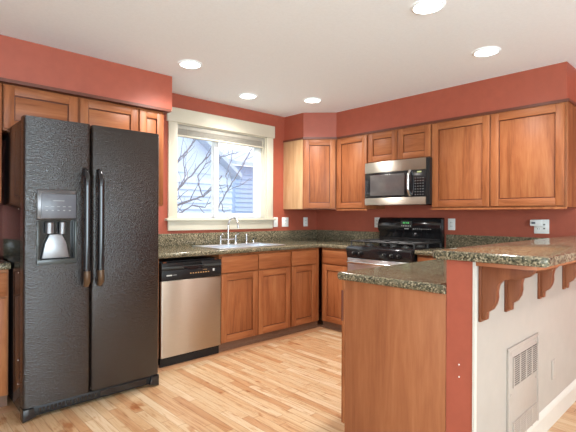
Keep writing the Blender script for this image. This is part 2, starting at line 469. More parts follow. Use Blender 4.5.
# peninsula cabinet, doors face the stove side (+y), finished panel faces the camera
t = thing('peninsula_cabinet', (-2.393, -2.338, 0), 'cherry peninsula cabinet with a large plain end panel beside the red post', 'cabinet')
PT = HC - .042
m = MB().box(.022, 1.72, -.604, -.022, .105, PT).box(.022, 1.72, -.604, -.075, .001, .105); m.build('body', [WV], t)
MB().box(0, .02, -.604, -.024, .001, PT, 0, .001).build('end_panel', WP, t)
MB().box(-.002, .034, -.0225, -.002, .105, PT, 0, .002).build('face_stile', WV, t)
for a in (.045, .60, 1.15):
    MB().box(a, a + .53, -.0205, 0, .118, PT - .187, 0, .003).build('door', WV, t)
    MB().box(a, a + .53, -.0205, 0, PT - .175, PT - .022, 0, .003).build('drawer_front', WH, t)
MB().box(-.0135, -.0035, -.017, -.007, .68, .85, 0, .002).build('edge_pull', WD, t)['label'] = 'dark upright pull strip'
# left of the refrigerator
base((-4.40, -.62, 0), 0, .712, .618, [(.012, .352), (.360, .70)], [(.012, .352), (.360, .70)],
     'cherry base cabinet at the left edge, beside the refrigerator')
upper((-4.40, -.43, 0), 0, .705, UB, UT, .428, [(.006, .35), (.356, .70)],
      'tall cherry wall cabinet at the left edge, left of the refrigerator')
upper((-3.690, -.43, 0), 0, .50, 1.85, UT, .428, [(.004, .488)], 'short cherry wall cabinet above the left refrigerator door')
upper((-3.188, -.43, 0), 0, .478, 1.85, UT, .428, [(.006, .472)], 'short cherry wall cabinet above the right refrigerator door')
upper((-2.708, -.43, 0), 0, .237, UB, UT, .428, [(.008, .229)], 'narrow tall cherry wall cabinet between the refrigerator and the window')

# corner cabinet with the diagonal door
t = thing('corner_wall_cabinet', (-.61, -.001, 0), 'diagonal cherry corner wall cabinet with a pale left side', 'cabinet')
D = .334; Wc = .61
pts = [(0, 0), (0, -D + .004), (Wc - D - .004, -Wc), (Wc - .003, -Wc), (Wc - .003, 0)]
m = MB().prism([(p[0], p[1]) for p in pts], 'z', UB, UT)
m.build('body', [WV], t)
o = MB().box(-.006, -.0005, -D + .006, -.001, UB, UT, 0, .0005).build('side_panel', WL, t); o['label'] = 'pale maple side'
dl = math.hypot(Wc - D - .004, Wc - D + .004 - .008)
m = door_mb(.012, dl - .006, UB + .012, UT - .012)
dd = m.build('door', [WV, WH, WD], t)
dd.location = (-.0155 + 0.001, -D - .0105, 0); dd.rotation_euler = (0, 0, math.atan2(-(Wc - D + .004), (Wc - D - .004)))
XU = -.355
upper((XU, -.618, 0), -math.pi / 2, .440, UB, UT, .353, [(.012, .432)], 'tall cherry wall cabinet between the corner cabinet and the microwave')
upper((XU, -1.060, 0), -math.pi / 2, .742, 1.841, UT, .353, [(.008, .366), (.374, .736)], 'short two-door cherry wall cabinet above the microwave')
upper((XU, -1.804, 0), -math.pi / 2, .548, UB, UT, .353, [(.008, .543)], 'tall cherry wall cabinet just right of the microwave')
upper((XU, -2.354, 0), -math.pi / 2, .574, UB, UT, .353, [(.006, .556)], 'tall wide cherry wall cabinet at the right end of the stove wall')

# light rail under the uppers is part of the setting trim
m = MB().box(-.353, -.338, -1.055, -.63, UB - .016, UB - .001).box(-.353, -.338, -2.925, -1.806, UB - .016, UB - .001)
struct('trim_4', m, WH)

# ================================================================ COUNTERS
def edge_strip(m, p0, p1, out, z1, th=.042, r=None):
    """rounded front edge between p0 and p1, bulging towards out (2D unit)"""
    n = 8; h = th / 2; prev = []
    rings = []
    for p in (p0, p1):
        ring = []
        for k in range(n + 1):
            a = math.pi / 2 - math.pi * k / n
            ring.append(m.bm.verts.new((p[0] + out[0] * math.cos(a) * h * .75, p[1] + out[1] * math.cos(a) * h * .75, z1 - h + math.sin(a) * h)))
        rings.append(ring)
    fs = []
    for k in range(n): fs.append(m.bm.faces.new((rings[0][k], rings[0][k + 1], rings[1][k + 1], rings[1][k])))
    fs.append(m.bm.faces.new(rings[0])); fs.append(m.bm.faces.new(rings[1][::-1]))
    fs.append(m.bm.faces.new((rings[0][0], rings[1][0], rings[1][-1], rings[0][-1])))
    bmesh.ops.recalc_face_normals(m.bm, faces=fs)
BT = .042
SX0, SX1, SY0, SY1 = -1.975, -1.115, -.565, -.085
t = thing('countertop', (-1.5, -.3, HC - BT), 'speckled granite countertop running from the refrigerator under the window to the stove', 'countertop')
def loc_build(m, name, mat, t):
    for v in m.bm.verts: v.co -= Vector(t.location)
    return m.build(name, mat, t)
m = MB(); z0, z1 = HC - BT, HC
F0 = -.63
m.box(-2.765, SX0 + .02, F0, -.002, z0, z1).box(SX1 - .02, -.002, F0, -.002, z0, z1)
m.box(SX0 + .02, SX1 - .02, F0, SY0 + .02, z0, z1).box(SX0 + .02, SX1 - .02, SY1 - .02, -.002, z0, z1)
m.box(F0, -.002, -1.022, F0, z0, z1)
edge_strip(m, (-2.765, F0), (F0 - .012, F0), (0, -1), z1); edge_strip(m, (F0, F0 - .012), (F0, -1.022), (-1, 0), z1)
loc_build(m, 'slab', GRAN, t)
m = MB().box(-2.765, -.002, -.024, -.002, z1, 1.082, 0, .002).box(-.024, -.002, -1.022, -.024, z1, 1.082, 0, .002)
loc_build(m, 'backsplash', GRAN, t)

t = thing('peninsula_countertop', (-1.2, -2.6, HC - BT), 'speckled granite countertop on the peninsula, lower than the bar', 'countertop')
m = MB()
m.box(-2.40, -.002, -2.942, -2.333, z0, z1).box(F0, -.002, -2.333, -1.797, z0, z1)
edge_strip(m, (-2.40, -2.942), (-2.40, -2.333), (-1, 0), z1); edge_strip(m, (-2.40, -2.333), (F0, -2.333), (0, 1), z1)
edge_strip(m, (F0, -1.797), (F0, -2.33), (-1, 0), z1)
m.lathe([(.0, 0), (.008, 0), (.0155, -.012), (.0158, -.021), (.0155, -.03), (.008, -.042), (0, -.042)], (-2.40, -2.333, z1), 20)
loc_build(m, 'slab', GRAN, t)
m = MB().box(-.024, -.002, -2.86, -1.797, z1, 1.082, 0, .002)
loc_build(m, 'backsplash', GRAN, t)

t = thing('left_countertop', (-4.0, -.3, HC - BT), 'short granite countertop at the left edge, on the cabinet beside the refrigerator', 'countertop')
m = MB().box(-4.42, -3.684, F0, -.002, z0, z1); edge_strip(m, (-4.42, F0), (-3.684, F0), (0, -1), z1)
loc_build(m, 'slab', GRAN, t)
loc_build(MB().box(-4.42, -3.69, -.024, -.002, z1, 1.082, 0, .002), 'backsplash', GRAN, t)

# bar top
BX, BY0, BY1, BZ = -2.425, -2.882, -3.362, 1.110
t = thing('bar_top', (-1.2, -3.1, BZ - .045), 'raised glossy granite bar top on the peninsula half wall', 'bar top')
m = MB(); r = .03
def rc(cx_, cy_, a0, a1, n=5): return [(cx_ + r * math.cos(R(a0 + (a1 - a0) * k / n)), cy_ + r * math.sin(R(a0 + (a1 - a0) * k / n))) for k in range(n + 1)]
out = rc(BX + r, BY0 - r, 90, 180) + rc(BX + r, BY1 + r, 180, 270) + [(-.003, BY1), (-.003, BY0)]
m.prism(out, 'z', BZ - .042, BZ, 0, .014)
loc_build(m, 'slab', GRAN, t)
m = MB().prism([(BX + .04, PY1 - .002), (BX + .04, BY1 + .09), (BX + .06, BY1 + .055), (BX + .10, BY1 + .04), (-.003, BY1 + .04), (-.003, PY1 - .002)], 'z', BZ - .060, BZ - .0425, 0)
loc_build(m, 'support_board', WKH, t)

# corbels
prof = [(0, 0), (0, -.240), (-.018, -.240), (-.020, -.208), (-.042, -.192), (-.056, -.165), (-.062, -.137), (-.060, -.110),
        (-.068, -.078), (-.088, -.056), (-.158, -.044), (-.188, -.033), (-.203, -.018), (-.210, 0)]
def corbel(x, label):
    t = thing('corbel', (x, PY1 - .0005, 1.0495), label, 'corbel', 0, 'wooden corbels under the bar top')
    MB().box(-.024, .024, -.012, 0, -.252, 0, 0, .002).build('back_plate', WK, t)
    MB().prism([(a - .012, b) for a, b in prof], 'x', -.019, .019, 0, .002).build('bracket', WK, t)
corbel(-2.325, 'carved cherry corbel under the bar top, nearest the red post')
corbel(-2.02, 'carved cherry corbel under the bar top, second from the red post')
corbel(-1.52, 'carved cherry corbel under the bar top, third from the red post')
corbel(-1.03, 'carved cherry corbel under the bar top, fourth and farthest from the red post in view')

# vent cover on the white half wall
t = thing('wall_vent_cover', (-1.775, PY1, .335), 'tall cream metal vent cover with two louvred grilles on the white half wall', 'vent cover')
m = MB()
m.box(-.224, .224, -.006, 0, -.30, .265, 0, .002).box(-.232, .232, -.010, -.0005, .255, .272, 0, .002)
m.box(-.232, -.218, -.012, -.0005, -.30, .265, 0, .002).box(.218, .232, -.012, -.0005, -.30, .265, 0, .002)
m.build('panel', VENTM, t)
def grille(z0, z1, nm, dark):
    m = MB(); m.box(-.165, .205, -.0075, -.0062, z0, z1, 1)
    n = 14
    for c in range(4):
        xa = -.165 + c * .0925
        m.box(xa, xa + .014, -.0115, -.0074, z0, z1, 0)
        for k in range(n):
            z = z0 + (k + .5) * (z1 - z0) / n
            m.box(xa + .014, xa + .0925, -.011, -.0074, z - (.0019 if dark else .0034), z + (.0019 if dark else .0034), 0)
    m.box(.205, .214, -.0115, -.0074, z0, z1, 0)
    return m.build(nm, [VENTM, VDARK if dark else VENTM], t)
grille(.06, .215, 'upper_grille', True)
grille(-.26, -.115, 'lower_grille', False)
for (sx, sz) in ((-.19, .03), (.19, .03), (-.19, -.22), (.19, -.22), (-.19, .235), (.19, .235)):
    MB().cyl((sx, -.0095, sz), (sx, -.006, sz), .006, .007, 10).build('screw', VENTM, t)

def plate(name, loc, rotz, wd, ht, label, cat, kind='outlet', gang=1):
    t = thing(name, loc, label, cat, rotz)
    MB().box(-wd / 2, wd / 2, -.006, 0, -ht / 2, ht / 2, 0, .003).build('cover_plate', PLAST, t)
    for g in range(gang):
        c = (g - (gang - 1) / 2) * .046
        k = kind if gang == 1 else ('gfci' if g else 'outlet')
        if k == 'outlet':
            for dz in (-.02, .02):
                s_ = MB().box(c - .016, c + .016, -.0085, -.006, dz - .014, dz + .014, 0, .002).build('socket', PLAST, t)
                for q in (-.0065, .0065): MB().box(c + q - .0015, c + q + .0015, -.0092, -.0084, dz - .006, dz + .006).build('slot', VDARK, s_)
        elif k == 'gfci':
            s_ = MB().box(c - .017, c + .017, -.0085, -.006, -.034, .034, 0, .002).build('socket', PLAST, t)
            for q in (-.017, .017): MB().box(c - .008, c + .006, -.0092, -.0084, q - .005, q + .005).build('slot', VDARK, s_)
        elif k == 'switch':
            MB().box(c - .016, c + .016, -.009, -.006, -.033, .033, 0, .002).build('rocker', PLAST, t)
    return t
plate('light_switch', (-.745, -.0005, 1.187), 0, .072, .118, 'white light switch just right of the window', 'switch', 'switch')
plate('wall_outlet', (-.583, -.0005, 1.187), 0, .112, .118, 'white outlet plate left of the corner cabinet, second from the window', 'outlet', 'outlet')
plate('wall_outlet', (-.215, -.0005, 1.187), 0, .08, .118, 'white outlet below the diagonal corner cabinet', 'outlet', 'outlet')
plate('wall_outlet', (-.0005, -.955, 1.192), -math.pi / 2, .075, .118, 'white outlet half hidden at the left of the stove control panel', 'outlet')
plate('wall_outlet', (-.0005, -1.845, 1.185), -math.pi / 2, .075, .118, 'white outlet just right of the stove control panel', 'outlet')
plate('wall_outlet', (-.0005, -2.655, 1.180), -math.pi / 2, .118, .125, 'white double outlet with a plugged-in device above the bar top', 'outlet', 'outlet', 2)
t = thing('plug_in_device', (-.0085, -2.622, 1.205), 'small white plug-in device on the double outlet above the bar top', 'plug adapter', -math.pi / 2)
MB().box(-.05, .045, -.034, -.001, -.022, .036, 0, .008).build('housing', PLAST, t)
MB().box(-.035, -.005, -.0352, -.0338, -.002, .016, 0).build('window_label', DISP, t)
t = thing('blank_wall_plate', (-1.235, PY1 - .0005, .325), 'small blank cover plate on the white half wall, right of the vent cover', 'wall plate')
MB().box(-.034, .034, -.005, 0, -.06, .06, 0, .003).build('cover_plate', CREAM, t)
for q in (-.042, .042): MB().cyl((0, -.0075, q), (0, -.0055, q), .004, .004, 8).build('screw', VENTM, t)
# two white screw plugs on the red post
for z, l in ((.60, 'tiny white plug on the red post, the upper of two'), (.545, 'tiny white plug on the red post, the lower of two')):
    o = MB().cyl((0, 0, 0), (-.003, 0, 0), .0035, .003, 10).build('wall_plug', PLAST, None, (PX - .0005, -3.005, z)); tag(o, l, 'wall plug', 'plugs on the red post')

# ================================================================ SINK + FAUCET
t = thing('kitchen_sink', ((SX0 + SX1) / 2, (SY0 + SY1) / 2, HC), 'stainless steel double bowl sink set in the counter under the window', 'sink')
hx, hy = (SX1 - SX0) / 2, (SY1 - SY0) / 2
m = MB()
m.box(-hx, hx, -hy, -hy + .03, .0005, .008, 0, .003).box(-hx, hx, hy - .085, hy, .0005, .008, 0, .003)
m.box(-hx, -hx + .03, -hy + .028, hy - .083, .0005, .008, 0, .003).box(hx - .03, hx, -hy + .028, hy - .083, .0005, .008, 0, .003)
m.box(-.02, .02, -hy + .028, hy - .083, .0005, .008, 0, .003)
m.build('rim', STEELW, t)
for x0, x1 in ((-hx + .03, -.02), (.02, hx - .03)):
    ya, yb = -hy + .03, hy - .085; d = .17
    m = MB(); w_ = .002
    m.box(x0, x0 + w_, ya, yb, -d, .001).box(x1 - w_, x1, ya, yb, -d, .001).box(x0, x1, ya, ya + w_, -d, .001).box(x0, x1, yb - w_, yb, -d, .001).box(x0, x1, ya, yb, -d, -d + w_)
    m.build('bowl', STEELW, t)
    MB().lathe([(.0, .004), (.02, .004), (.042, .003), (.045, .0)], ((x0 + x1) / 2, (ya + yb) / 2, -d + w_), 20).build('drain', CHROME, t)
fy = SY1 - .042
t = thing('kitchen_faucet', (-1.55, fy, HC + .008), 'chrome gooseneck bridge faucet with two levers behind the sink', 'faucet')
MB().lathe([(0, 0), (.024, 0), (.024, .006), (.016, .014), (.012, .03), (.0115, .05), (0, .05)], (0, 0, 0)).build('base', CHROME, t)
pts = [(0, 0, .04), (0, 0, .16), (0, 0, .20)]
for k in range(0, 13):
    a = R(180 - k * 15); pts.append((0, -.085 - .085 * math.cos(a), .205 + .075 * math.sin(a)))
pts.append((0, -.172, .175))
MB().tube(pts, [.0105] * (len(pts) - 1) + [.0125], 14).build('spout', CHROME, t)
MB().tube([(-.10, 0, .055), (.10, 0, .055)], .009, 12).build('bridge', CHROME, t)
for s_ in (-1, 1):
    h = MB(); h.lathe([(0, 0), (.022, 0), (.022, .005), (.013, .014), (.011, .07), (.014, .082), (.010, .098), (0, .10)], (s_ * .10, 0, 0))
    h.build('valve', CHROME, t)
    MB().tube([(s_ * .10, 0, .092), (s_ * .105, -.02, .105), (s_ * .115, -.055, .112)], [.007, .006, .0075], 10).build('lever', CHROME, t)
t = thing('side_sprayer', (-1.30, fy, HC + .008), 'chrome side sprayer standing right of the gooseneck faucet', 'sprayer')
MB().lathe([(0, 0), (.021, 0), (.021, .005), (.013, .015), (.012, .035)], (0, 0, 0)).build('base', CHROME, t)
MB().lathe([(.009, .03), (.012, .045), (.013, .075), (.017, .095), (.013, .106), (0, .108)], (0, 0, 0)).build('spray_head', CHROME, t)
t = thing('soap_dispenser', (-1.20, fy, HC + .008), 'small dark soap dispenser pump at the right end of the sink', 'soap dispenser')
MB().lathe([(0, 0), (.019, 0), (.019, .006), (.011, .012), (.009, .035), (0, .036)], (0, 0, 0)).build('base', CHROME, t)
MB().tube([(0, 0, .03), (0, 0, .05), (0, -.02, .058), (0, -.055, .052)], [.006, .007, .006, .005], 10).build('pump_spout', BLKM, t)

# ================================================================ DISHWASHER
t = thing('dishwasher', (-2.302, -.632, 0), 'stainless steel dishwasher with black control panel between refrigerator and sink cabinet', 'dishwasher')
hw = .2985; DT = .865
MB().box(-hw + .003, hw - .003, .061, .60, .03, DT + .012).build('body', BLKM, t)
m = MB().box(-hw, hw, 0, .03, .080, .716, 0, .006, 3); m.build('door', STEEL, t)
m = MB()
m.box(-hw, hw, -.004, .03, .719, DT - .062, 0, .004)
m.box(-hw, -.09, -.004, .03, DT - .062, DT, 0, .003).box(.09, hw, -.004, .03, DT - .062, DT, 0, .003)
m.box(-.09, .09, .018, .03, DT - .062, DT, 0).box(-.092, .092, -.004, .03, DT - .016, DT, 0, .003)
cp = m.build('control_panel', BLKM, t)
MB().box(-hw, hw, -.007, -.0035, DT - .05, DT - .03, 0, .001).build('trim_band', GREYB, cp)
MB().prism([(-.11, DT - .035)] + [(-.11 + .22 * k / 12, DT - .037 - .03 * math.sin(math.pi * k / 12)) for k in range(13)] + [(.11, DT - .035)], 'y', -.012, -.0045, 0).build('handle_pocket', BLK, cp)
m = MB()
for k in range(8): m.box(-.03 + k * .026, -.018 + k * .026, -.006, -.0036, .762, .770)
for k in range(4): m.box(.10 + k * .012, .105 + k * .012, -.006, -.0036, .785, .79)
m.build('button_marks', ORANGE, cp)
MB().box(-.255, -.205, -.006, -.0036, .758, .768).build('name_mark', MARK, cp)
MB().box(-.2, -.16, -.006, -.0036, .760, .766).build('model_mark', BTN, cp)
MB().box(.205, .222, -.006, -.0036, .768, .79).build('indicator_mark', MARK, cp)
m = MB().box(-hw + .004, hw - .004, .025, .06, .001, .076)
for k in range(8): m.box(-.25 + k * .065, -.20 + k * .065, .023, .026, .055, .06)
m.build('kick_plate', BLKM, t)
for q in (-hw + .035, hw - .05): MB().box(q - .015, q + .015, .01, .05, DT + .001, DT + .012).build('mounting_tab', CHROME, t)

# ================================================================ REFRIGERATOR
FXc = (-3.674 - 2.776) / 2; FW = .449; FF = -.93; FT = 1.869
t = thing('refrigerator', (FXc, FF, 0), 'large black side by side refrigerator with water dispenser in its left door', 'refrigerator')
MB().box(-FW + .004, FW - .004, .085, .85, .035, FT - .012, 0, .006).build('body', BLK, t)
def fdoor(x0, x1, name, cut=None):
    """curved front door, slightly bowed"""
    z0, z1 = .085, FT
    m = MB()
    # front outline in x,y with rounded vertical edges
    def outline(a, b, rl, rr):
        o = []
        for k in range(5):
            an = R(180 + 90 * k / 4); o.append((a + rl + rl * math.cos(an), rl + rl * math.sin(an)))
        for k in range(5):
            an = R(270 + 90 * k / 4); o.append((b - rr + rr * math.cos(an), rr + rr * math.sin(an)))
        return o + [(b, .078), (a, .078)]
    if not cut:
        m.prism(outline(x0, x1, .022, .022), 'z', z0, z1, 0, .006)
    else:
        cx0, cx1, cz0, cz1 = cut
        m.prism(outline(x0, x1, .022, .022), 'z', z0, cz0, 0)
        m.prism(outline(x0, x1, .022, .022), 'z', cz1, z1, 0, 0)
        L = outline(x0, x1, .022, .022)
        m.prism(L[:5] + [(cx0, 0), (cx0, .078), (x0, .078)], 'z', cz0, cz1, 0)
        m.prism([(cx1, 0)] + L[5:10] + [(x1, .078), (cx1, .078)], 'z', cz0, cz1, 0)
    return m.build(name, PEB, t)
SP = -.048     # split between doors (local x)
ld = fdoor(-FW, SP - .004, 'door', (-.372, -.148, .965, 1.42)); ld['label'] = 'narrower left door with the dispenser'
rd = fdoor(SP + .004, FW, 'door'); rd['label'] = 'wide plain right door'
MB().box(-.372, -.148, .04, .076, .965, 1.42, 0).build('dispenser_housing', BLK, t)
def fhandle(x, d_):
    m = MB(); pts = []; rr = []
    zt, zb = 1.565, .80
    for k in range(21):
        u = k / 20; z = zb + (zt - zb) * u
        e = min(u, 1 - u) / .09
        y = -.052 if e >= 1 else -.052 * math.sin(e * math.pi / 2) - .004
        pts.append((x, y, z)); rr.append(.0205 if .02 < u < .98 else .014)
    m.tube(pts, rr, 12); h = m.build('handle', BLK, d_)
    MB().tube([(x, -.030, .803), (x, -.050, .83), (x, -.0545, .86), (x, -.0545, .90)], [.018, .0215, .0215, .0205], 12).build('handle_tip', AMBER, h)['label'] = 'amber lower handle tip'
fhandle(SP - .045, ld); fhandle(SP + .045, rd)
# dispenser
dp = MB().box(-.378, -.142, -.008, .04, 1.235, 1.425, 0, .008).build('dispenser_panel', FRAME, t)
MB().box(-.355, -.150, -.0105, -.0078, 1.245, 1.395, 0, .003).build('display_face', DISP, dp)
m = MB()
for k in range(5): m.box(-.33 + k * .034, -.318 + k * .034, -.0118, -.0102, 1.29, 1.296)
m.box(-.29, -.22, -.0118, -.0102, 1.352, 1.356)
for k in range(5): m.box(-.333 + k * .034, -.315 + k * .034, -.0118, -.0102, 1.315, 1.319)
m.build('button_marks', DMARK, dp)
fr = MB()
fr.box(-.378, -.365, -.008, .04, .955, 1.225, 0, .003).box(-.155, -.142, -.008, .04, .955, 1.225, 0, .003)
fr.prism([(-.378, .955), (-.142, .955), (-.142, .985), (-.378, .985)], 'y', -.014, .04, 0, .004).build('dispenser_frame', GREYB, t)
MB().cyl((-.30, .018, 1.15), (-.30, .010, 1.218), .026, .024, 16).build('ice_chute', SILV, t)
MB().cyl((-.225, .018, 1.145), (-.225, .010, 1.218), .019, .018, 16).build('water_nozzle', SILV, t)
m = MB()
m.prism([(-.345, .990), (-.182, .990), (-.200, 1.085), (-.228, 1.142), (-.300, 1.142), (-.326, 1.085)], 'y', .012, .030, 0, .006)
m.build('dispenser_paddle', SILV, t)
# base grille with feet
m = MB()
m.box(-FW + .03, FW - .03, .012, .06, .022, .080, 0, .004)
gr = m.build('base_grille', BLKM, t)
m = MB()
for k in range(16): m.box(-.36 + k * .023, -.345 + k * .023, .009, .0125, .038, .066)
m.box(.02, .35, .009, .0125, .034, .070)
m.build('grille_slots', BLK, gr)
for s_ in (-1, 1):
    MB().prism([(s_ * FW, .002), (s_ * (FW - .075), .022), (s_ * (FW - .06), .080), (s_ * FW, .080)][::s_], 'y', -.004, .07, 0, .006).build('corner_foot', BLK, gr)
    MB().box(min(s_ * (FW - .09), s_ * (FW - .01)), max(s_ * (FW - .09), s_ * (FW - .01)), .03, .12, FT - .004, FT + .006, 0, .004).build('hinge_cover', BLKM, t)
for z in (.2, .35, .9, 1.3): MB().cyl((-FW + .0035, .14, z), (-FW + .001, .14, z), .005, .004, 8).build('side_screw', CHROME, t)
for y_ in (.15, .78):
    for s_ in (-1, 1): MB().cyl((s_ * (FW - .06), y_, 0.001), (s_ * (FW - .06), y_, .04), .018, .018, 12).build('foot', BLKM, t)

# ================================================================ STOVE
t = thing('gas_stove', (-.668, -1.41, 0), 'black and steel gas stove with a curved black back panel', 'stove', -math.pi / 2)
sw = .374; ST = HC + .004
# local: x right (world -y), y back (world +x)
MB().box(-sw + .002, sw - .002, .03, .64, .06, ST - .03).build('body', BLKM, t)
od = MB().box(-sw, sw, 0, .03, .20, ST - .125, 0, .006, 3).build('oven_door', STEELN, t)
MB().box(-.26, .26, -.002, .001, .33, .63, 0).build('oven_window', DGLASS, od)
m = MB().tube([(-.33, -.05, ST - .165), (.33, -.05, ST - .165)], .013, 14)
for s_ in (-1, 1): m.tube([(s_ * .31, .002, ST - .165), (s_ * .31, -.05, ST - .165)], .010, 12)
m.build('oven_handle', CHROME, od)
dr = MB().box(-sw, sw, 0, .03, .065, .195, 0, .006, 3).build('storage_drawer', STEEL, t)
# sloping front control panel
cp = MB().prism([(-.005, ST - .118), (-.022, ST - .030), (-.010, ST - .008), (.05, ST - .006), (.05, ST - .118)], 'x', -sw, sw, 0, .003).build('front_control_panel', BLK, t)
for kx in (-.27, -.19, .09, .17, .25):
    k_ = MB(); k_.cyl((kx, -.014, ST - .068), (kx, -.040, ST - .073), .019, .016, 18).box(kx - .004, kx + .004, -.050, -.036, ST - .088, ST - .056, 0, .002)
    kk = k_.build('knob', BLKM, cp)
    MB().box(kx - .0012, kx + .0012, -.0515, -.0495, ST - .070, ST - .057).build('knob_mark', MARK, kk)
# cooktop
ct = MB().box(-sw, sw, .03, .64, ST - .028, ST, 0, .006).build('cooktop', BLK, t)
for bx_, by_, br in ((-.21, .17, .045), (-.21, .45, .035), (.21, .17, .04), (.21, .45, .045), (0, .31, .03)):
    b_ = MB().lathe([(0, .012), (br * .7, .012), (br * .75, .006), (br, .005), (br * 1.15, 0)], (bx_, by_, ST)).build('burner', GREYB, ct)
    MB().lathe([(0, .020), (br * .68, .019), (br * .72, .012), (0, .012)], (bx_, by_, ST)).build('burner_cap', IRON, b_)
for gx in (-.245, 0, .245):
    m = MB(); hw2 = .118; ya, yb = .055, .575; zt = ST + .048
    r_ = .0078
    def bar(a, b): m.tube([a, b], r_, 6)
    for x_ in (gx - hw2, gx + hw2): bar((x_, ya, zt), (x_, yb, zt))
    for y_ in (ya, .31, yb): bar((gx - hw2, y_, zt), (gx + hw2, y_, zt))
    for y_ in (.18, .44):
        bar((gx - hw2, y_, zt + .003), (gx - .03, y_, zt + .003)); bar((gx + .03, y_, zt + .003), (gx + hw2, y_, zt + .003))
    bar((gx, ya, zt + .003), (gx, .14, zt + .003)); bar((gx, .22, zt + .003), (gx, .40, zt + .003)); bar((gx, .48, zt + .003), (gx, yb, zt + .003))
    for x_ in (gx - hw2, gx + hw2):
        for y_ in (ya, .31, yb): bar((x_, y_, ST + .001), (x_, y_, zt))
    m.build('grate', IRON, ct)
# back panel (curved front)
m = MB(); zb, zt = ST - .02, 1.252
pf = [(.643, zb), (.585, zb), (.585, 1.085), (.572, 1.100), (.556, 1.125), (.550, 1.150), (.556, 1.195), (.575, 1.235), (.600, zt), (.643, zt)]
m.prism(pf, 'x', -sw, sw, 0, .006)
bp_ = m.build('back_panel', BLK, t)
MB().box(-sw + .02, sw - .02, .578, .584, 1.0, 1.03, 0, .002).build('vent_slot', BLKM, bp_)
m = MB().prism([(-.075, 1.145), (.055, 1.145), (.055, 1.215), (-.075, 1.215)], 'y', .546, .56); m.build('display', GREYB, bp_)
m = MB()
for k in range(4):
    x_ = -.045 + k * .018 + (.006 if k > 1 else 0)
    m.box(x_, x_ + .009, .5440, .5455, 1.187, 1.190).box(x_, x_ + .009, .5440, .5455, 1.199, 1.202).box(x_, x_ + .003, .5440, .5455, 1.187, 1.202)
m.build('clock_digits', GREEN, bp_)
m = MB()
for k in range(6): m.box(-.065 + k * .02, -.055 + k * .02, .5440, .5455, 1.158, 1.166)
m.box(-.03, .02, .546, .551, 1.128, 1.134)
for k in range(9): m.box(.07 + k * .024, .08 + k * .024, .546, .553, 1.130, 1.134)
m.build('button_marks', MARK, bp_)
for s_ in (-1, 1):
    for q in (.06, .62): MB().cyl((s_ * .33, q, .001), (s_ * .33, q, .062), .018, .018, 10).build('foot', BLKM, t)

# ================================================================ MICROWAVE
t = thing('microwave', (-.425, -1.455, 0), 'stainless steel and black over-the-range microwave hung above the stove', 'microwave', -math.pi / 2)
mw = .373; M0, M1 = 1.384, 1.836
MB().box(-mw + .002, .343, .04, .422, M0 + .004, M1 - .001, 0, .003).build('body', BLKM, t)
# top vent strip, bowed
def bowed(x0, x1, z0, z1, d0, mat, name, par=None, th=.045):
    n = 16; pts = []
    for k in range(n + 1):
        x = x0 + (x1 - x0) * k / n; pts.append((x, -.018 * (1 - (x / mw) ** 2) + d0))
    pts += [(x1, th), (x0, th)]
    return MB().prism(pts, 'z', z0, z1, 0, .002).build(name, mat, par or t)
bowed(-mw, .334, M1 - .112, M1 - .002, 0, STEEL, 'top_vent')
bowed(-mw, .334, M0, M0 + .072, 0, STEEL, 'bottom_strip')
d_ = bowed(-mw, .205, M0 + .075, M1 - .115, .001, BLK, 'door')
bowed(-.30, .112, M0 + .095, M1 - .138, -.0015, DGLASS, 'window', d_, .0)
m = MB(); hpts = []
for k in range(15):
    u = k / 14; hpts.append((.178, -.022 - .038 * min(1, math.sin(math.pi * u) * 1.6), M0 + .085 + .252 * u))
m.tube(hpts, .0115, 12); m.build('handle', CHROME, d_)
cp = bowed(.208, .334, M0 + .075, M1 - .115, .001, BLK, 'control_panel')
bowed(.337, mw, M0, M1 - .002, .001, BLKM, 'edge_strip')
bowed(.245, .290, M1 - .142, M1 - .128, -.001, LCD, 'display', cp, .0)
m = MB()
for r_ in range(7):
    for c_ in range(4):
        x_ = .224 + c_ * .026; yy = -.018 * (1 - (x_ / mw) ** 2) - .0005
        z_ = M0 + .092 + r_ * .027
        m.box(x_, x_ + .010, yy - .001, yy + .004, z_, z_ + .006)
m.build('buttons', BTN, cp)
MB().box(-.25, .25, .08, .36, M0 - .004, M0 + .003).build('underside_filter', CHROME, t)

# ================================================================ RECESSED LIGHTS
def can(x, y, label, power=CAN_POWER, group='recessed ceiling lights'):
    t = thing('recessed_light', (x, y, H), label, 'ceiling light', 0, group)
    MB().lathe([(.080, -.010), (.086, -.009), (.096, -.003), (.098, -.0005)], (0, 0, 0), 32).build('trim_ring', CEIL, t)
    MB().lathe([(0, -.013), (.045, -.0125), (.070, -.010), (.082, -.006)], (0, 0, 0), 32).build('lens', LAMP, t)
    l = bpy.data.lights.new('can_bulb', 'SPOT'); l.energy = power * 6; l.color = (1, .97, .94); l.spot_size = R(150); l.spot_blend = .9; l.shadow_soft_size = .06
    o = bpy.data.objects.new('can_bulb', l); COL.objects.link(o); o.parent = t; o.location = (0, 0, -.05)
    return t
can(-1.965, -2.62, 'recessed ceiling light nearest the camera, at the top edge of the picture')
can(-1.0, -2.57, 'recessed ceiling light in front of the right-hand wall cabinets')
can(-2.465, -.84, 'recessed ceiling light just right of the soffit above the refrigerator')
can(-1.54, -.44, 'recessed ceiling light closest to the window head')
can(-.94, -.78, 'recessed ceiling light in front of the corner cabinet')

can(-.42, -4.6, 'added unseen recessed ceiling light behind the camera, beside the stove-side wall')  # unseen can, added to help light the room
can(-1.25, -4.65, 'added unseen recessed ceiling light behind the camera, toward the middle of the room')  # second unseen can, added for light and the refrigerator highlight

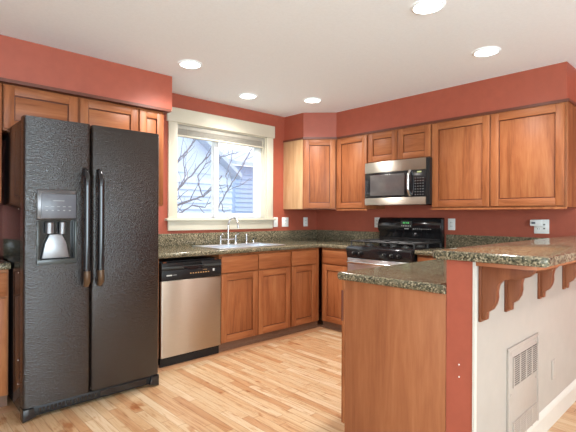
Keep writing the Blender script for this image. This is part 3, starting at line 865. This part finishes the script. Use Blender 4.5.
# ================================================================ OUTSIDE THE WINDOW
struct('ground_outside', MB().box(-6, 14, .3, 16, -.4, -.3), LAWN)
def house(loc, w_, d_, hgt, gable, mat, label, face_gable=True):
    t = thing('house', loc, label, 'house')
    m = MB(); n = int(hgt / .16)
    m.box(0, w_, .03, d_, 0, hgt)
    for k in range(n):
        z = k * .16; m.prism([(.03, z), (-.03, z), (.022, z + .158), (.03, z + .158)], 'x', 0, w_)
    if gable:
        m.prism([(0, hgt), (w_, hgt), (w_ / 2, hgt + gable)], 'y', .0, d_)
    m.build('siding', mat, t)
    m = MB(); e = .10
    if gable:
        s_ = gable / (w_ / 2)
        m.prism([(-e, hgt - e * s_), (w_ / 2, hgt + gable), (w_ + e, hgt - e * s_), (w_ + e, hgt - e * s_ + .12), (w_ / 2, hgt + gable + .14), (-e, hgt - e * s_ + .12)], 'y', -.3, d_ + .3)
    else:
        m.prism([(-.45, hgt - .05), (d_ + .4, hgt + 1.4), (d_ + .4, hgt + 1.52), (-.45, hgt + .08)], 'x', -.3, w_ + .3)
    m.build('roof', ROOF, t)
    return t
house((-2.9, 5.2, -.35), 5.4, 5, 2.65, 2.03, SIDW, 'pale sided neighbouring house with a gable, outside the left half of the window')
house((4.75, 8.0, -.35), 6.5, 5, 3.35, 0, SIDB, 'blue-grey sided neighbouring house seen through the right half of the window')

def tree(loc, label, seed, limbs, trunk):
    rnd = random.Random(seed); t = thing('bare_tree', loc, label, 'tree'); L0 = Vector(loc)
    tr = MB(); m = MB()
    tr.tube([Vector(p) - L0 for p in trunk[0]], trunk[1], 10)
    def smooth_path(P):
        P = [Vector(p) for p in P]; o = []
        for a_, b_ in zip(P, P[1:]):
            for k in range(4):
                q = a_.lerp(b_, k / 4); o.append(q + Vector((rnd.uniform(-1, 1), rnd.uniform(-1, 1), rnd.uniform(-1, 1))) * .012)
        return o + [P[-1]]
    for P, r0, r1 in limbs:
        Q = smooth_path(P); n = len(Q)
        m.tube([q - L0 for q in Q], [r0 + (r1 - r0) * i / (n - 1) for i in range(n)], 6)
        for i in range(2, n - 1, 2):
            d = (Q[i + 1] - Q[i - 1]).normalized()
            for _ in range(1):
                nd = (d * .8 + Vector((rnd.uniform(-.8, .8), rnd.uniform(-.6, .6), rnd.uniform(-.5, .9)))).normalized()
                ln = rnd.uniform(.2, .5); q = Q[i]; pp = [q - L0]
                for k in range(4):
                    nd = (nd + Vector((rnd.uniform(-.3, .3), rnd.uniform(-.2, .2), rnd.uniform(-.15, .35)))).normalized(); q = q + nd * ln / 4; pp.append(q - L0)
                m.tube(pp, [r1 * .8, r1 * .7, r1 * .6, r1 * .5, r1 * .3], 5)
    tr.build('trunk', BARK, t); m.build('branches', BARK, t)
LEFT_LIMBS = [
    ([(-0.94, 2.3, 1.4), (-0.75, 2.35, 1.42), (-0.48, 2.4, 1.5), (-0.19, 2.45, 1.6), (0.03, 2.5, 1.77), (0.28, 2.55, 1.98)], 0.022, 0.012),
    ([(-0.91, 2.35, 1.48), (-0.72, 2.41, 1.66), (-0.47, 2.47, 1.88), (-0.2, 2.53, 2.14), (0.05, 2.59, 2.36), (0.26, 2.65, 2.65)], 0.018, 0.009),
    ([(-0.98, 2.3, 1.82), (-0.74, 2.38, 2.12), (-0.54, 2.46, 2.31), (-0.3, 2.54, 2.56), (-0.1, 2.62, 2.81)], 0.02, 0.009),
    ([(-0.19, 2.45, 1.6), (-0.25, 2.48, 1.77), (-0.25, 2.51, 1.94), (-0.09, 2.54, 2.15), (0.08, 2.57, 2.26)], 0.012, 0.006),
    ([(-0.93, 2.25, 1.22), (-0.67, 2.3, 1.32), (-0.47, 2.35, 1.44), (-0.18, 2.4, 1.41), (0.04, 2.45, 1.54)], 0.014, 0.008),
    ([(-0.72, 2.4, 1.66), (-0.54, 2.45, 1.92), (-0.54, 2.5, 2.19), (-0.39, 2.55, 2.42)], 0.01, 0.005)]
RIGHT_LIMBS = [
    ([(0.1, 2.6, 1.15), (0.33, 2.65, 1.5), (0.53, 2.7, 1.74), (0.76, 2.75, 2.04), (1.04, 2.8, 2.36), (1.28, 2.85, 2.71)], 0.016, 0.007),
    ([(0.21, 2.7, 2.1), (0.42, 2.75, 2.36), (0.77, 2.8, 2.47), (1.23, 2.85, 2.65)], 0.009, 0.005),
    ([(0.3, 2.6, 1.49), (0.4, 2.65, 1.33), (0.53, 2.7, 1.18)], 0.01, 0.007),
    ([(0.53, 2.7, 1.74), (0.51, 2.74, 2.01), (0.66, 2.78, 2.33), (0.73, 2.82, 2.57)], 0.009, 0.005),
    ([(0.53, 2.7, 1.74), (0.85, 2.74, 1.84), (1.13, 2.78, 2.01)], 0.008, 0.004)]
tree((-1.09, 2.25, -.3), 'bare leafless tree whose forked limbs cross the left pane of the window', 3, LEFT_LIMBS,
     ([(-1.09, 2.25, -.3), (-1.09, 2.25, .9), (-0.99, 2.28, 1.5), (-0.94, 2.3, 2.3), (-0.69, 2.4, 3.4)], [.07, .055, .045, .03, .012]))
tree((0.00, 2.55, -.3), 'slender bare tree with thin branches crossing the right pane of the window', 8, RIGHT_LIMBS,
     ([(0.00, 2.55, -.3), (0.00, 2.56, .3), (0.10, 2.6, 1.1)], [.04, .03, .017]))
